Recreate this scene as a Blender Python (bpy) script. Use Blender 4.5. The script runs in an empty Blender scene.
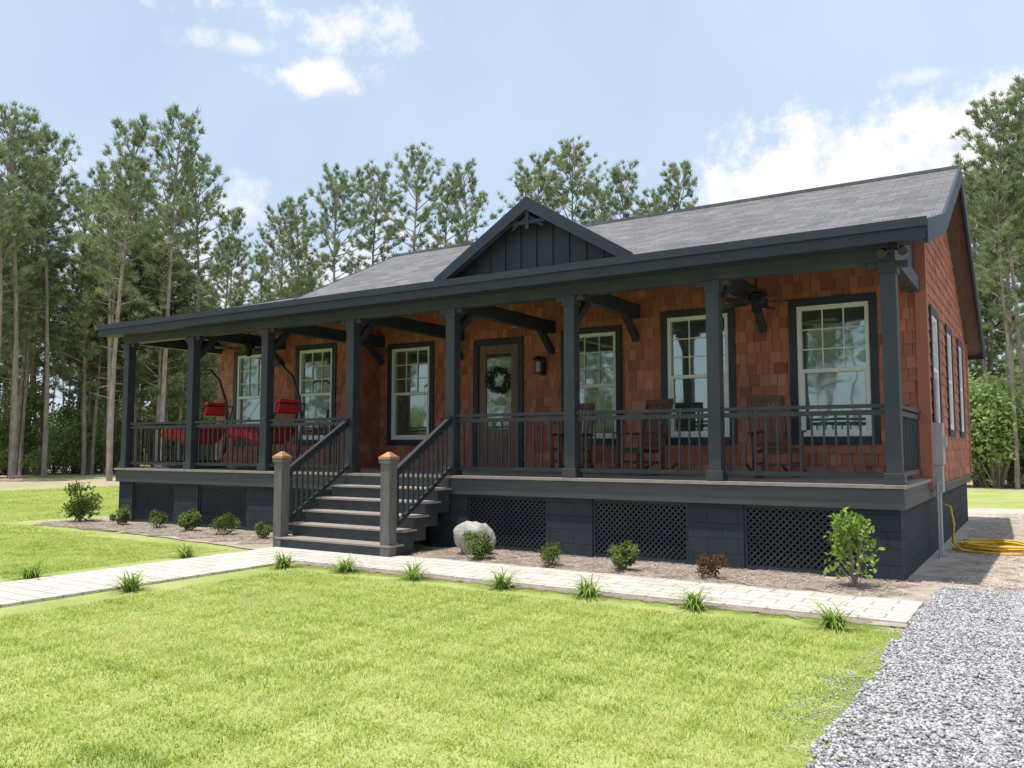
import bpy, math, random
import numpy as np
from mathutils import Vector, Matrix
from mathutils import noise as mnoise
R=random.Random(7)
scene=bpy.context.scene
col=scene.collection

# ------------------------------------------------------------------ materials
def new_mat(name):
    m=bpy.data.materials.new(name); m.use_nodes=True
    nt=m.node_tree; nt.nodes.clear()
    out=nt.nodes.new('ShaderNodeOutputMaterial')
    b=nt.nodes.new('ShaderNodeBsdfPrincipled')
    nt.links.new(b.outputs[0],out.inputs[0])
    return m,nt,b,out
def N(nt,t,**kw):
    n=nt.nodes.new(t)
    for k,v in kw.items(): setattr(n,k,v)
    return n
def ramp(nt,stops,fac):
    r=N(nt,'ShaderNodeValToRGB')
    e=r.color_ramp.elements
    while len(e)<len(stops): e.new(0.5)
    for i,(p,c) in enumerate(stops):
        e[i].position=p; e[i].color=(c[0],c[1],c[2],1)
    nt.links.new(fac,r.inputs[0]); return r
def noise(nt,scale,detail=4,vec=None,rough=.55):
    n=N(nt,'ShaderNodeTexNoise'); n.inputs['Scale'].default_value=scale
    n.inputs['Detail'].default_value=detail; n.inputs['Roughness'].default_value=rough
    if vec is not None: nt.links.new(vec,n.inputs['Vector'])
    return n
def bump(nt,b,h,strength=.4,dist=.01):
    bn=N(nt,'ShaderNodeBump'); bn.inputs['Strength'].default_value=strength
    bn.inputs['Distance'].default_value=dist
    nt.links.new(h,bn.inputs['Height']); nt.links.new(bn.outputs[0],b.inputs['Normal'])
def noisy(name,c1,c2,scale=6,rough=.7,bs=60,bstr=.25,bd=.004,stretch=(1,1,1),metal=0,spec=.5):
    m,nt,b,o=new_mat(name)
    tc=N(nt,'ShaderNodeTexCoord'); mp=N(nt,'ShaderNodeMapping'); mp.inputs['Scale'].default_value=stretch
    nt.links.new(tc.outputs['Object'],mp.inputs[0])
    n=noise(nt,scale,5,mp.outputs[0])
    r=ramp(nt,[(.3,c1),(.7,c2)],n.outputs[0]); nt.links.new(r.outputs[0],b.inputs['Base Color'])
    n2=noise(nt,bs,3,mp.outputs[0]); bump(nt,b,n2.outputs[0],bstr,bd)
    b.inputs['Roughness'].default_value=rough; b.inputs['Metallic'].default_value=metal
    b.inputs['Specular IOR Level'].default_value=spec
    return m
M={}
M['slate']=noisy('slate_paint',(.027,.034,.043),(.042,.050,.061),3,.55)
M['rim']=noisy('rim_paint',(.045,.052,.059),(.068,.076,.085),3,.6,stretch=(.4,1,5))
M['navy']=noisy('navy_paint',(.016,.023,.038),(.025,.034,.052),3,.55)
M['fascia']=noisy('fascia_paint',(.015,.023,.036),(.023,.033,.049),2,.55)
M['white']=noisy('white_vinyl',(.74,.76,.74),(.82,.83,.8),5,.4)
M['rail']=noisy('rail_paint',(.022,.026,.032),(.036,.041,.048),6,.5)
M['deck']=noisy('deck_boards',(.24,.2,.17),(.34,.3,.26),7,.75,stretch=(1,8,1))
M['tread']=noisy('tread_boards',(.24,.2,.175),(.36,.31,.27),6,.75,stretch=(.6,9,9))
M['ceil']=noisy('ceiling_wood',(.06,.038,.028),(.11,.07,.052),5,.7,stretch=(6,.6,1))
M['woodchair']=noisy('chair_wood',(.07,.03,.018),(.13,.056,.032),9,.5)
M['red']=noisy('red_fabric',(.55,.02,.025),(.7,.04,.045),14,.85)
M['black']=noisy('black_metal',(.012,.012,.012),(.03,.03,.03),8,.4)
M['copper']=noisy('copper_cap',(.45,.24,.12),(.6,.34,.18),8,.45,metal=.5)
M['greybox']=noisy('grey_metal',(.34,.36,.37),(.42,.44,.45),4,.45)
M['yellow']=noisy('hose_rubber',(.65,.42,.02),(.75,.5,.04),8,.45)
M['door']=noisy('door_wood',(.14,.075,.06),(.23,.13,.105),5,.5,stretch=(4,4,.6))
M['newel']=noisy('newel_wood',(.10,.095,.09),(.16,.15,.14),6,.7,stretch=(5,5,.6))
M['bark']=noisy('pine_bark',(.2,.16,.135),(.42,.36,.31),5,.9,bs=14,bstr=.8,bd=.04,stretch=(1,1,.35))
M['cloth']=noisy('wreath',(.01,.03,.012),(.03,.06,.025),30,.9)
M['stone']=noisy('pale_stone',(.3,.3,.26),(.5,.48,.42),8,.9,bs=30,bstr=.7,bd=.02)

def brickmat(name,c1,c2,mortar,bw,rh,ms,vecmode,rough=.85,bs=.5,off=.5,noisec=None):
    m,nt,b,o=new_mat(name)
    g=N(nt,'ShaderNodeNewGeometry'); s=N(nt,'ShaderNodeSeparateXYZ'); nt.links.new(g.outputs['Position'],s.inputs[0])
    c=N(nt,'ShaderNodeCombineXYZ')
    if vecmode=='wall':
        a=N(nt,'ShaderNodeMath',operation='ADD'); nt.links.new(s.outputs[0],a.inputs[0]); nt.links.new(s.outputs[1],a.inputs[1])
        nt.links.new(a.outputs[0],c.inputs[0]); nt.links.new(s.outputs[2],c.inputs[1])
    else:
        nt.links.new(s.outputs[0],c.inputs[0]); nt.links.new(s.outputs[1],c.inputs[1])
    br=N(nt,'ShaderNodeTexBrick'); br.offset=off
    br.inputs['Scale'].default_value=1; br.inputs['Brick Width'].default_value=bw; br.inputs['Row Height'].default_value=rh
    br.inputs['Mortar Size'].default_value=ms; br.inputs['Mortar Smooth'].default_value=.3
    br.inputs['Color1'].default_value=(*c1,1); br.inputs['Color2'].default_value=(*c2,1); br.inputs['Mortar'].default_value=(*mortar,1)
    nt.links.new(c.outputs[0],br.inputs['Vector'])
    n=noise(nt,3 if vecmode!='roof' else 1.3,6,g.outputs['Position'],.65)
    mx=N(nt,'ShaderNodeMix',data_type='RGBA',blend_type='MULTIPLY'); mx.inputs[0].default_value=1
    r=ramp(nt,[(.3,(.8,.8,.8)),(.7,(1.12,1.1,1.08))],n.outputs[0])
    nt.links.new(br.outputs[0],mx.inputs[6]); nt.links.new(r.outputs[0],mx.inputs[7])
    n3=noise(nt,120,2,g.outputs['Position'])
    r3=ramp(nt,[(.35,(.75,.75,.75)),(.65,(1.2,1.2,1.2))],n3.outputs[0])
    mx2=N(nt,'ShaderNodeMix',data_type='RGBA',blend_type='MULTIPLY'); mx2.inputs[0].default_value=1
    nt.links.new(mx.outputs[2],mx2.inputs[6]); nt.links.new(r3.outputs[0],mx2.inputs[7])
    nt.links.new(mx2.outputs[2],b.inputs['Base Color'])
    sub=N(nt,'ShaderNodeMath',operation='SUBTRACT'); sub.inputs[0].default_value=1; nt.links.new(br.outputs['Fac'],sub.inputs[1])
    ad=N(nt,'ShaderNodeMath',operation='MULTIPLY_ADD'); nt.links.new(n3.outputs[0],ad.inputs[0]); ad.inputs[1].default_value=.35; nt.links.new(sub.outputs[0],ad.inputs[2])
    bump(nt,b,ad.outputs[0],bs,.008)
    b.inputs['Roughness'].default_value=rough
    return m
M['cmu']=brickmat('painted_block',(.022,.031,.045),(.028,.037,.052),(.013,.018,.027),.4,.2,.008,'wall')
M['roof']=brickmat('asphalt_shingle',(.12,.12,.127),(.19,.19,.197),(.08,.08,.083),.32,.14,.006,'roof',.9,.5)
M['path']=brickmat('stamped_concrete',(.54,.495,.44),(.66,.61,.55),(.35,.31,.265),.42,.21,.012,'flat',.85,.7)

def attrmat(name,stops,rough=.8,bs=.4,stretch=(1,1,1),transl=0,posnoise=None,nscale=30,usen=True):
    m,nt,b,o=new_mat(name)
    at=N(nt,'ShaderNodeAttribute'); at.attribute_name='rnd'
    g=N(nt,'ShaderNodeNewGeometry')
    src=at.outputs['Fac']
    if usen:
        mp=N(nt,'ShaderNodeMapping'); mp.inputs['Scale'].default_value=stretch; nt.links.new(g.outputs['Position'],mp.inputs[0])
        n=noise(nt,nscale,3,mp.outputs[0])
        ma=N(nt,'ShaderNodeMath',operation='MULTIPLY_ADD'); nt.links.new(n.outputs[0],ma.inputs[0]); ma.inputs[1].default_value=.5
        sb=N(nt,'ShaderNodeMath',operation='SUBTRACT'); nt.links.new(at.outputs['Fac'],sb.inputs[0]); sb.inputs[1].default_value=.25
        nt.links.new(sb.outputs[0],ma.inputs[2])
        src=ma.outputs[0]
    if posnoise:
        for sc,am in posnoise:
            n2=noise(nt,sc,4,g.outputs['Position'],.7)
            m2=N(nt,'ShaderNodeMath',operation='MULTIPLY_ADD'); nt.links.new(n2.outputs[0],m2.inputs[0]); m2.inputs[1].default_value=am
            s2=N(nt,'ShaderNodeMath',operation='SUBTRACT'); nt.links.new(src,s2.inputs[0]); s2.inputs[1].default_value=am*.5
            nt.links.new(s2.outputs[0],m2.inputs[2]); src=m2.outputs[0]
    r=ramp(nt,stops,src); nt.links.new(r.outputs[0],b.inputs['Base Color'])
    if bs: bump(nt,b,n.outputs[0],bs,.004)
    b.inputs['Roughness'].default_value=rough
    if transl:
        df=N(nt,'ShaderNodeBsdfDiffuse'); nt.links.new(r.outputs[0],df.inputs[0]); nt.nodes.remove(b)
        t=N(nt,'ShaderNodeBsdfTranslucent'); nt.links.new(r.outputs[0],t.inputs[0])
        mx=N(nt,'ShaderNodeMixShader'); mx.inputs[0].default_value=transl
        nt.links.new(df.outputs[0],mx.inputs[1]); nt.links.new(t.outputs[0],mx.inputs[2]); nt.links.new(mx.outputs[0],o.inputs[0])
    return m
M['cedar']=attrmat('cedar_shingles',[(0,(.26,.088,.058)),(.35,(.36,.13,.082)),(.7,(.43,.165,.107)),(1,(.50,.215,.147))],.8,.5,(6,6,1),nscale=12)
M['needle']=attrmat('pine_needles',[(0,(.15,.20,.095)),(.5,(.26,.325,.165)),(1,(.41,.47,.27))],.6,0,transl=.45,usen=False)
M['leafbg']=attrmat('understory_leaves',[(0,(.17,.24,.08)),(.5,(.31,.41,.15)),(1,(.46,.56,.25))],.6,0,transl=.45,usen=False)
M['leaf']=attrmat('shrub_leaves',[(0,(.07,.11,.035)),(.5,(.15,.21,.06)),(1,(.28,.34,.12))],.5,0,transl=.3,usen=False)
M['leafred']=attrmat('red_shrub_leaves',[(0,(.12,.06,.035)),(.5,(.2,.11,.06)),(1,(.26,.2,.1))],.5,0,transl=.3,usen=False)
M['lily']=attrmat('daylily_leaves',[(0,(.13,.21,.03)),(.5,(.25,.37,.07)),(1,(.42,.52,.17))],.5,0,transl=.35,usen=False)
M['grass']=attrmat('grass_blades',[(0,(.20,.31,.06)),(.3,(.42,.53,.12)),(.55,(.60,.67,.21)),(.85,(.74,.75,.33)),(1,(.72,.60,.38))],.6,0,transl=.45,posnoise=[(.5,1.1),(3.2,.9)],usen=False)
M['pebble']=attrmat('gravel_stones',[(0,(.2,.2,.215)),(.5,(.38,.375,.385)),(1,(.6,.59,.58))],.8,0,usen=False)
M['straw']=attrmat('pine_straw',[(0,(.28,.215,.17)),(.5,(.46,.38,.31)),(1,(.62,.54,.46))],.9,0,usen=False)
def groundmat(name,stops,scale,bs=40,bstr=.8,bd=.03,fine=None):
    m,nt,b,o=new_mat(name)
    g=N(nt,'ShaderNodeNewGeometry')
    n=noise(nt,scale,6,g.outputs['Position'],.7)
    nf=noise(nt,bs,3,g.outputs['Position'],.7)
    ma=N(nt,'ShaderNodeMath',operation='MULTIPLY_ADD'); nt.links.new(nf.outputs[0],ma.inputs[0]); ma.inputs[1].default_value=.6
    sb=N(nt,'ShaderNodeMath',operation='SUBTRACT'); nt.links.new(n.outputs[0],sb.inputs[0]); sb.inputs[1].default_value=.3
    nt.links.new(sb.outputs[0],ma.inputs[2])
    r=ramp(nt,stops,ma.outputs[0]); nt.links.new(r.outputs[0],b.inputs['Base Color'])
    bump(nt,b,nf.outputs[0],bstr,bd); b.inputs['Roughness'].default_value=.95
    b.inputs['Specular IOR Level'].default_value=.15
    return m
M['lawn']=groundmat('lawn',[(.25,(.24,.30,.08)),(.45,(.34,.39,.12)),(.6,(.42,.45,.17)),(.8,(.47,.45,.22))],.7)
M['forest']=groundmat('forest_floor',[(.3,(.34,.26,.18)),(.5,(.48,.38,.28)),(.62,(.30,.36,.14)),(.8,(.4,.46,.2))],.25)
M['bed']=groundmat('mulch_bed',[(.3,(.29,.23,.185)),(.5,(.44,.365,.30)),(.75,(.56,.485,.41))],3)
M['dirt']=groundmat('dirt',[(.3,(.45,.36,.29)),(.5,(.58,.49,.41)),(.75,(.67,.59,.51))],1.2)
M['gravelbase']=groundmat('gravel_base',[(.3,(.2,.2,.2)),(.6,(.32,.315,.315)),(.8,(.42,.41,.41))],9)
m,nt,b,o=new_mat('window_glass'); M['glass']=m
b.inputs['Base Color'].default_value=(.06,.09,.075,1); b.inputs['Roughness'].default_value=.12
gl=N(nt,'ShaderNodeBsdfGlossy'); gl.inputs['Roughness'].default_value=.03; gl.inputs['Color'].default_value=(.75,.88,.8,1)
g=N(nt,'ShaderNodeNewGeometry'); n=noise(nt,1.4,2,g.outputs['Position']); bn=N(nt,'ShaderNodeBump'); bn.inputs['Strength'].default_value=.06; bn.inputs['Distance'].default_value=.05
nt.links.new(n.outputs[0],bn.inputs['Height']); nt.links.new(bn.outputs[0],gl.inputs['Normal'])
mx=N(nt,'ShaderNodeMixShader'); mx.inputs[0].default_value=.36
nt.links.new(b.outputs[0],mx.inputs[1]); nt.links.new(gl.outputs[0],mx.inputs[2]); nt.links.new(mx.outputs[0],o.inputs[0])

# ------------------------------------------------------------------ mesh builder
class B:
    def __init__(s): s.v=[]; s.f=[]; s.r=[]
    def poly(s,pts,r=None):
        i=len(s.v); s.v+= [tuple(p) for p in pts]; s.f.append(tuple(range(i,i+len(pts)))); s.r.append(R.random() if r is None else r)
    def hexa(s,p,r=None):
        i=len(s.v); s.v+=[tuple(q) for q in p]
        for f in ((3,2,1,0),(4,5,6,7),(0,1,5,4),(1,2,6,5),(2,3,7,6),(3,0,4,7)):
            s.f.append(tuple(i+k for k in f)); s.r.append(.5 if r is None else r)
    def box(s,x0,x1,y0,y1,z0,z1,r=None):
        s.hexa([(x0,y0,z0),(x1,y0,z0),(x1,y1,z0),(x0,y1,z0),(x0,y0,z1),(x1,y0,z1),(x1,y1,z1),(x0,y1,z1)],r)
    def bar(s,p,q,w,h,r=None):
        p=Vector(p);q=Vector(q);d=(q-p).normalized()
        up=Vector((0,0,1))
        if abs(d.z)>.95: up=Vector((0,1,0))
        a=d.cross(up).normalized()*w/2; c=a.cross(d).normalized()*h/2
        s.hexa([p-a-c,p+a-c,q+a-c,q-a-c,p-a+c,p+a+c,q+a+c,q-a+c],r)
    def tube(s,pts,rad,n=8,cap=True):
        pts=[Vector(p) for p in pts]
        if not hasattr(rad,'__len__'): rad=[rad]*len(pts)
        base=len(s.v)
        for i,p in enumerate(pts):
            d=(pts[min(i+1,len(pts)-1)]-pts[max(i-1,0)]).normalized()
            u=Vector((0,0,1)) if abs(d.z)<.9 else Vector((1,0,0))
            a=d.cross(u).normalized(); c=d.cross(a).normalized()
            for k in range(n):
                t=2*math.pi*k/n; s.v.append(tuple(p+(a*math.cos(t)+c*math.sin(t))*rad[i]))
        for i in range(len(pts)-1):
            for k in range(n):
                k2=(k+1)%n; s.f.append((base+i*n+k,base+i*n+k2,base+(i+1)*n+k2,base+(i+1)*n+k)); s.r.append(.5)
        if cap:
            s.f.append(tuple(base+k for k in range(n))[::-1]); s.r.append(.5)
            s.f.append(tuple(base+(len(pts)-1)*n+k for k in range(n))); s.r.append(.5)
    def mesh(s,name,mat):
        me=bpy.data.meshes.new(name); me.from_pydata(s.v,[],s.f)
        at=me.attributes.new('rnd','FLOAT','FACE'); at.data.foreach_set('value',s.r)
        me.materials.append(mat); me.update(); return me
    def obj(s,name,mat,parent=None,bevel=0,smooth=False):
        me=s.mesh(name,mat); o=bpy.data.objects.new(name,me); col.objects.link(o)
        if parent: o.parent=parent
        if smooth:
            for p in me.polygons: p.use_smooth=True
        if bevel:
            md=o.modifiers.new('bev','BEVEL'); md.width=bevel; md.segments=2; md.limit_method='ANGLE'
        return o
def empty(name):
    e=bpy.data.objects.new(name,None); col.objects.link(e); return e
def join_meshes(name,parts):
    v=[];f=[];mi=[];r=[]
    for k,(b,mt) in enumerate(parts):
        o=len(v); v+=b.v; f+=[tuple(i+o for i in q) for q in b.f]; mi+=[k]*len(b.f); r+=b.r
    me=bpy.data.meshes.new(name); me.from_pydata(v,[],f)
    for _,mt in parts: me.materials.append(mt)
    me.polygons.foreach_set('material_index',mi)
    at=me.attributes.new('rnd','FLOAT','FACE'); at.data.foreach_set('value',r); me.update()
    return me

# ------------------------------------------------------------------ house
house=empty('shingle_cottage_house')
FZ=1.15; XL=-15.3; XR=0.0; BAY=15.3/7; YW=2.4; YR=3.3; YB=9.9; WX=0.12
XLW=XL-0.05
JR=-4.6; JL=-11.0
def roofz(y):
    if y<1.8: return 4.2+(y+.45)*(4.8-4.2)/2.25
    if y<5.2: return 4.8+(y-1.8)*(6.43-4.8)/3.4
    return 6.43-(y-5.2)*.51
def roofz_low(y):
    if y<5.2: return 4.2+(y+.45)*.2667
    return roofz_low(5.19)-(y-5.2)*.36
def wall(name,p0,d,n,length,z0,ztop,holes):
    b=B(); H=.178
    z=z0; row=0
    P=lambda u,o,zz:(p0[0]+d[0]*u+n[0]*o,p0[1]+d[1]*u+n[1]*o,zz)
    while z<7:
        u=-R.random()*.2
        while u<length:
            w=R.uniform(.09,.21); a=max(u,0); c=min(u+w,length); u+=w
            if c-a<.02: continue
            top=min(z+H+.012,ztop((a+c)/2))
            if top<z+.02: continue
            segs=[(a,c)]
            for (h0,h1,hz0,hz1) in holes:
                if hz0<z+H/2<hz1:
                    ns=[]
                    for (s,e) in segs:
                        if e<=h0 or s>=h1: ns.append((s,e))
                        else:
                            if s<h0: ns.append((s,h0))
                            if e>h1: ns.append((h1,e))
                    segs=ns
            zb=z-R.uniform(0,.01); rr=min(1,max(0,R.gauss(.5,.24)))
            for (s,e) in segs:
                if e-s<.02: continue
                e-=.006; t=R.uniform(.024,.036)
                i=len(b.v)
                b.v+=[P(s,0,zb),P(e,0,zb),P(e,t,zb),P(s,t,zb),P(s,0,top),P(e,0,top),P(e,.010,top),P(s,.010,top)]
                for f in ((0,1,2,3),(3,2,6,7),(1,5,6,2),(0,3,7,4)):
                    b.f.append(tuple(i+k for k in f)); b.r.append(rr)
        z+=H
    b.obj(name,M['cedar'],house)
WZ0,WZ1=1.76,3.78
def windowset(p0,d,n,u0,u1,z0,z1,mull=True):
    P=lambda u,o,z:(p0[0]+d[0]*u+n[0]*o,p0[1]+d[1]*u+n[1]*o,z)
    def bx(b,ua,ub,oa,ob,za,zb): b.hexa([P(ua,oa,za),P(ub,oa,za),P(ub,ob,za),P(ua,ob,za),P(ua,oa,zb),P(ub,oa,zb),P(ub,ob,zb),P(ua,ob,zb)])
    t=B(); T=.115
    bx(t,u0-T,u0,-.05,.05,z0-T,z1+T); bx(t,u1,u1+T,-.05,.05,z0-T,z1+T)
    bx(t,u0,u1,-.05,.052,z1,z1+T); bx(t,u0,u1,-.05,.056,z0-T,z0)
    t.obj('window_trim',M['navy'],house,.004)
    w=B(); F=.06
    bx(w,u0,u0+F,-.04,.03,z0,z1); bx(w,u1-F,u1,-.04,.03,z0,z1)
    bx(w,u0+F,u1-F,-.04,.028,z1-F,z1); bx(w,u0+F,u1-F,-.04,.034,z0,z0+F)
    zm=(z0+z1)/2; bx(w,u0+F,u1-F,-.035,.022,zm-.03,zm+.03)
    a,c=u0+F,u1-F
    bx(w,a,a+.03,-.03,.012,z0+F,zm-.03); bx(w,c-.03,c,-.03,.012,z0+F,zm-.03)
    bx(w,a+.03,c-.03,-.03,.01,z0+F,z0+F+.04)
    for i in (1,2):
        uu=a+(c-a)*i/3; bx(w,uu-.009,uu+.009,-.034,-.012,zm+.03,z1-F)
    for i in (1,2):
        zz=zm+.03+(z1-F-zm-.03)*i/3; bx(w,a,c,-.034,-.014,zz-.009,zz+.009)
    w.obj('window_frame',M['white'],house,.003)
    g=B(); g.poly([P(a,-.036,z0+F),P(c,-.036,z0+F),P(c,-.036,z1-F),P(a,-.036,z1-F)]); g.obj('window_glass',M['glass'],house)
    return (u0-.05,u1+.05,z0-.05,z1+.05)
fw=((XLW,YW),(1,0),(0,-1)); mw=((JL,YR),(1,0),(0,-1)); rw=((JR,YW),(1,0),(0,-1)); sw=((WX,YW),(0,1),(1,0))
h=[windowset(*fw,x0-XLW,x1-XLW,WZ0,WZ1-.02) for x0,x1 in ((-14.66,-13.62),(-12.58,-11.56))]
wall('left_front_wall_shingles',*fw,JL-XLW,FZ,lambda u:roofz_low(YW)-.18,h)
h=[windowset(*mw,x0-JL,x1-JL,WZ0,WZ1-.02) for x0,x1 in ((-10.64,-9.58),(-6.24,-5.19))]
h.append((-8.42-JL,-7.22-JL,1,3.78))
wall('entry_wall_shingles',*mw,JR-JL,FZ,lambda u:roofz(YR)-.18,h)
h=[windowset(*rw,x0-JR,x1-JR,WZ0,WZ1) for x0,x1 in ((-3.81,-2.76),(-1.67,-.62))]
wall('right_front_wall_shingles',*rw,WX-JR,FZ,lambda u:roofz(YW)-.18,h)
h=[windowset(*sw,a-YW,c-YW,z0,3.62) for a,c,z0 in ((2.95,3.85,1.95),(5.3,6.2,1.9),(7.6,8.5,1.9))]
wall('side_wall_shingles',*sw,YB-YW,1.03,lambda u:roofz(YW+u)-.18,h)
wall('jog_wall_shingles',(JL,YW),(0,1),(1,0),YR-YW,FZ,lambda u:roofz(YW+u)-.2,[])
wall('left_end_wall_shingles',(XLW,YB),(0,-1),(-1,0),YB-YW,1.03,lambda u:roofz_low(YB-u)-.18,[])
wall('back_wall_shingles',(WX,YB),(-1,0),(0,1),WX-XLW,1.03,lambda u:3.85,[])
b=B(); k=.055
def core(poly,zb,ztopf):
    n=len(poly); lo=[(x,y,zb) for x,y in poly]; hi=[(x,y,ztopf(x,y)) for x,y in poly]
    b.poly(hi); 
    for i in range(n):
        j=(i+1)%n; b.poly([lo[i],lo[j],hi[j],hi[i]])
main_top=lambda x,y: roofz(y)-.17
def strip(x0,x1,ys,zf):
    for a,c in zip(ys[:-1],ys[1:]): core([(x0,a),(x1,a),(x1,c),(x0,c)],.95,zf)
strip(JR,WX-k,[YW+k,5.2,YB-k],main_top)
strip(JL-k,JR,[YR+k,5.2,YB-k],main_top)
strip(-12.05,JL-k,[YW+k,5.2,YB-k],main_top)
strip(XLW+k,-12.05,[YW+k,5.2,YB-k],lambda x,y:roofz_low(y)-.17)
b.obj('wall_core',M['navy'],house)
b=B()
b.box(WX-.02,WX+.045,YW-.045,YW+.09,1.0,4.75); b.box(WX-.11,WX-.02,YW-.045,YW+.03,1.15,4.72)
b.box(WX-.02,WX+.045,YB-.09,YB+.04,1.0,3.85)
b.box(JL-.02,JL+.04,YW-.045,YW+.05,FZ,4.7)
b.obj('corner_boards',M['cedar'],house)
b=B(); b.box(-8.42,-8.3,YR-.06,YR+.05,FZ,3.68); b.box(-7.34,-7.22,YR-.06,YR+.05,FZ,3.68); b.box(-8.42,-7.22,YR-.062,YR+.05,3.68,3.8)
b.obj('door_trim',M['navy'],house,.004)
b=B(); b.box(-8.3,-7.34,YR-.02,YR+.05,FZ,1.95); b.box(-8.3,-8.12,YR-.02,YR+.05,1.95,3.68); b.box(-7.52,-7.34,YR-.02,YR+.05,1.95,3.68); b.box(-8.12,-7.52,YR-.02,YR+.05,3.5,3.68)
b.box(-8.05,-7.59,YR-.035,YR-.015,1.35,1.82)
b.obj('front_door',M['door'],house,.006)
b=B(); b.poly([(-8.12,YR+.0,1.95),(-7.52,YR+.0,1.95),(-7.52,YR+.0,3.5),(-8.12,YR+.0,3.5)]); b.obj('door_glass',M['glass'],house)
b=B(); b.tube([(-7.43,YR-.02,2.15),(-7.43,YR-.07,2.15),(-7.43,YR-.07,2.3)],.012,6); b.obj('door_handle',M['black'],house)
b=B()
for i in range(420):
    t=R.uniform(0,2*math.pi); rr=.22+R.gauss(0,.035); c=Vector((-7.82+rr*math.cos(t),YR-.05-R.random()*.05,2.95+rr*math.sin(t)))
    d=Vector((R.gauss(0,1),R.gauss(0,.5),R.gauss(0,1))).normalized()*.07; e=Vector((-d.z,0,d.x)).normalized()*.012
    b.poly([c-e,c+e,c+d])
b.obj('door_wreath',M['cloth'],house)
b=B(); b.box(-6.82,-6.70,YR-.06,YR-.02,3.0,3.35); b.box(-6.79,-6.73,YR-.2,YR-.05,3.33,3.36)
b.box(-6.84,-6.68,YR-.27,YR-.11,3.02,3.05); b.hexa([(-6.86,YR-.29,3.3),(-6.66,YR-.29,3.3),(-6.66,YR-.09,3.3),(-6.86,YR-.09,3.3),(-6.78,YR-.21,3.38),(-6.74,YR-.21,3.38),(-6.74,YR-.17,3.38),(-6.78,YR-.17,3.38)])
for x in (-6.83,-6.7):
    for y in (YR-.26,YR-.13): b.box(x,x+.012,y,y+.012,3.05,3.3)
b.obj('wall_lantern',M['black'],house)
b=B(); b.box(-6.8,-6.72,YR-.23,YR-.15,3.06,3.26); b.obj('lantern_glass',M['stone'],house)

def slab(x0,x1,prof,th,b):
    for (a,c) in zip(prof[:-1],prof[1:]):
        b.hexa([(x0,a[0],a[1]-th),(x1,a[0],a[1]-th),(x1,c[0],c[1]-th),(x0,c[0],c[1]-th),(x0,a[0],a[1]),(x1,a[0],a[1]),(x1,c[0],c[1]),(x0,c[0],c[1])])
XRK=.45; XM=-12.2; XLK=XL-.4
prof=[(-.45,4.2),(1.8,4.8),(5.2,6.43),(10.35,6.43-5.15*.51)]
profl=[(-.45,4.2),(5.2,roofz_low(5.19)),(10.35,roofz_low(5.19)-5.15*.36)]
b=B(); slab(XM,XRK,prof,.05,b); slab(XLK,XM-.002,profl,.05,b)
b.box(XM,XRK,5.12,5.28,6.40,6.455)
b.obj('roof_shingles',M['roof'],house)
b=B(); off=lambda p,o:[(y,z-o) for y,z in p]
slab(XM+.02,XRK-.02,off(prof,.052),.1,b); slab(XLK+.02,XM,off(profl,.052),.1,b)
b.obj('porch_ceiling',M['ceil'],house)
b=B()
pts=[(1.8,4.7),(5.2,roofz_low(5.19)-.1),(10.2,roofz_low(10.2)-.1),(10.2,roofz(10.2)-.06),(5.2,6.37),(1.8,4.76)]
b.poly([(XM+.08,y,z) for y,z in pts]); b.poly([(XM+.12,y,z) for y,z in pts][::-1])
b.obj('left_gable_infill',M['navy'],house)
b=B()
b.box(XLK-.02,XRK+.02,-.50,-.452,3.98,4.215)
b.box(XLK-.04,XRK+.04,-.53,-.50,4.12,4.225)
b.box(XLK,XRK,-.452,-.12,4.0,4.03)
b.box(XLK-.02,XRK+.02,10.352,10.39,3.55,3.8)
def rake(x0,x1,prof,h):
    for (a,c) in zip(prof[:-1],prof[1:]):
        b.hexa([(x0,a[0],a[1]-h),(x1,a[0],a[1]-h),(x1,c[0],c[1]-h),(x0,c[0],c[1]-h),(x0,a[0],a[1]+.012),(x1,a[0],a[1]+.012),(x1,c[0],c[1]+.012),(x0,c[0],c[1]+.012)])
rake(XRK+.002,XRK+.042,prof,.27); rake(XLK-.042,XLK-.002,profl,.25)
rake(XM-.042,XM-.003,prof[1:],.22)
b.obj('fascia',M['fascia'],house)
b=B()
for x,f in ((-.03,roofz),(XL-.03,roofz_low)):
    ys=[-.1,1.8,YW-.05] if f is roofz else [-.1,YW-.05]
    for a,c in zip(ys[:-1],ys[1:]):
        b.hexa([(x,a,4.0),(x+.05,a,4.0),(x+.05,c,4.0),(x,c,4.0),(x,a,f(a)-.15),(x+.05,a,f(a)-.15),(x+.05,c,f(c)-.15),(x,c,f(c)-.15)])
b.obj('porch_end_infill',M['navy'],house)
GX=-5.33; GY=.55; GP=5.57; GB=4.43; GW=1.78
b=B(); 
for s in (-1,1):
    sl=(GP-4.47)/GW
    xb=GX+s*GW*(GP-4.8)/(GP-4.45)
    p=[(GX+s*GW,GY-.25,GP-GW*sl),(GX,GY-.25,GP),(GX,3.36,GP),(xb,1.8,4.8),(GX+s*GW,.6,GP-GW*sl)]
    if s<0:p=p[::-1]
    b.poly(p); b.poly([(x,y,z-.04) for x,y,z in p][::-1])
b.obj('gable_roof',M['roof'],house)
b=B(); b.poly([(GX-GW+.1,GY,4.4),(GX+GW-.1,GY,4.4),(GX,GY,GP-.06)])
xx=GX-GW+.3
while xx<GX+GW-.2:
    t=GP-.1-abs(xx-GX)*(1.08/GW); b.box(xx-.02,xx+.02,GY-.022,GY-.001,4.42,t); xx+=.3
b.obj('gable_face',M['navy'],house)
b=B()
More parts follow.
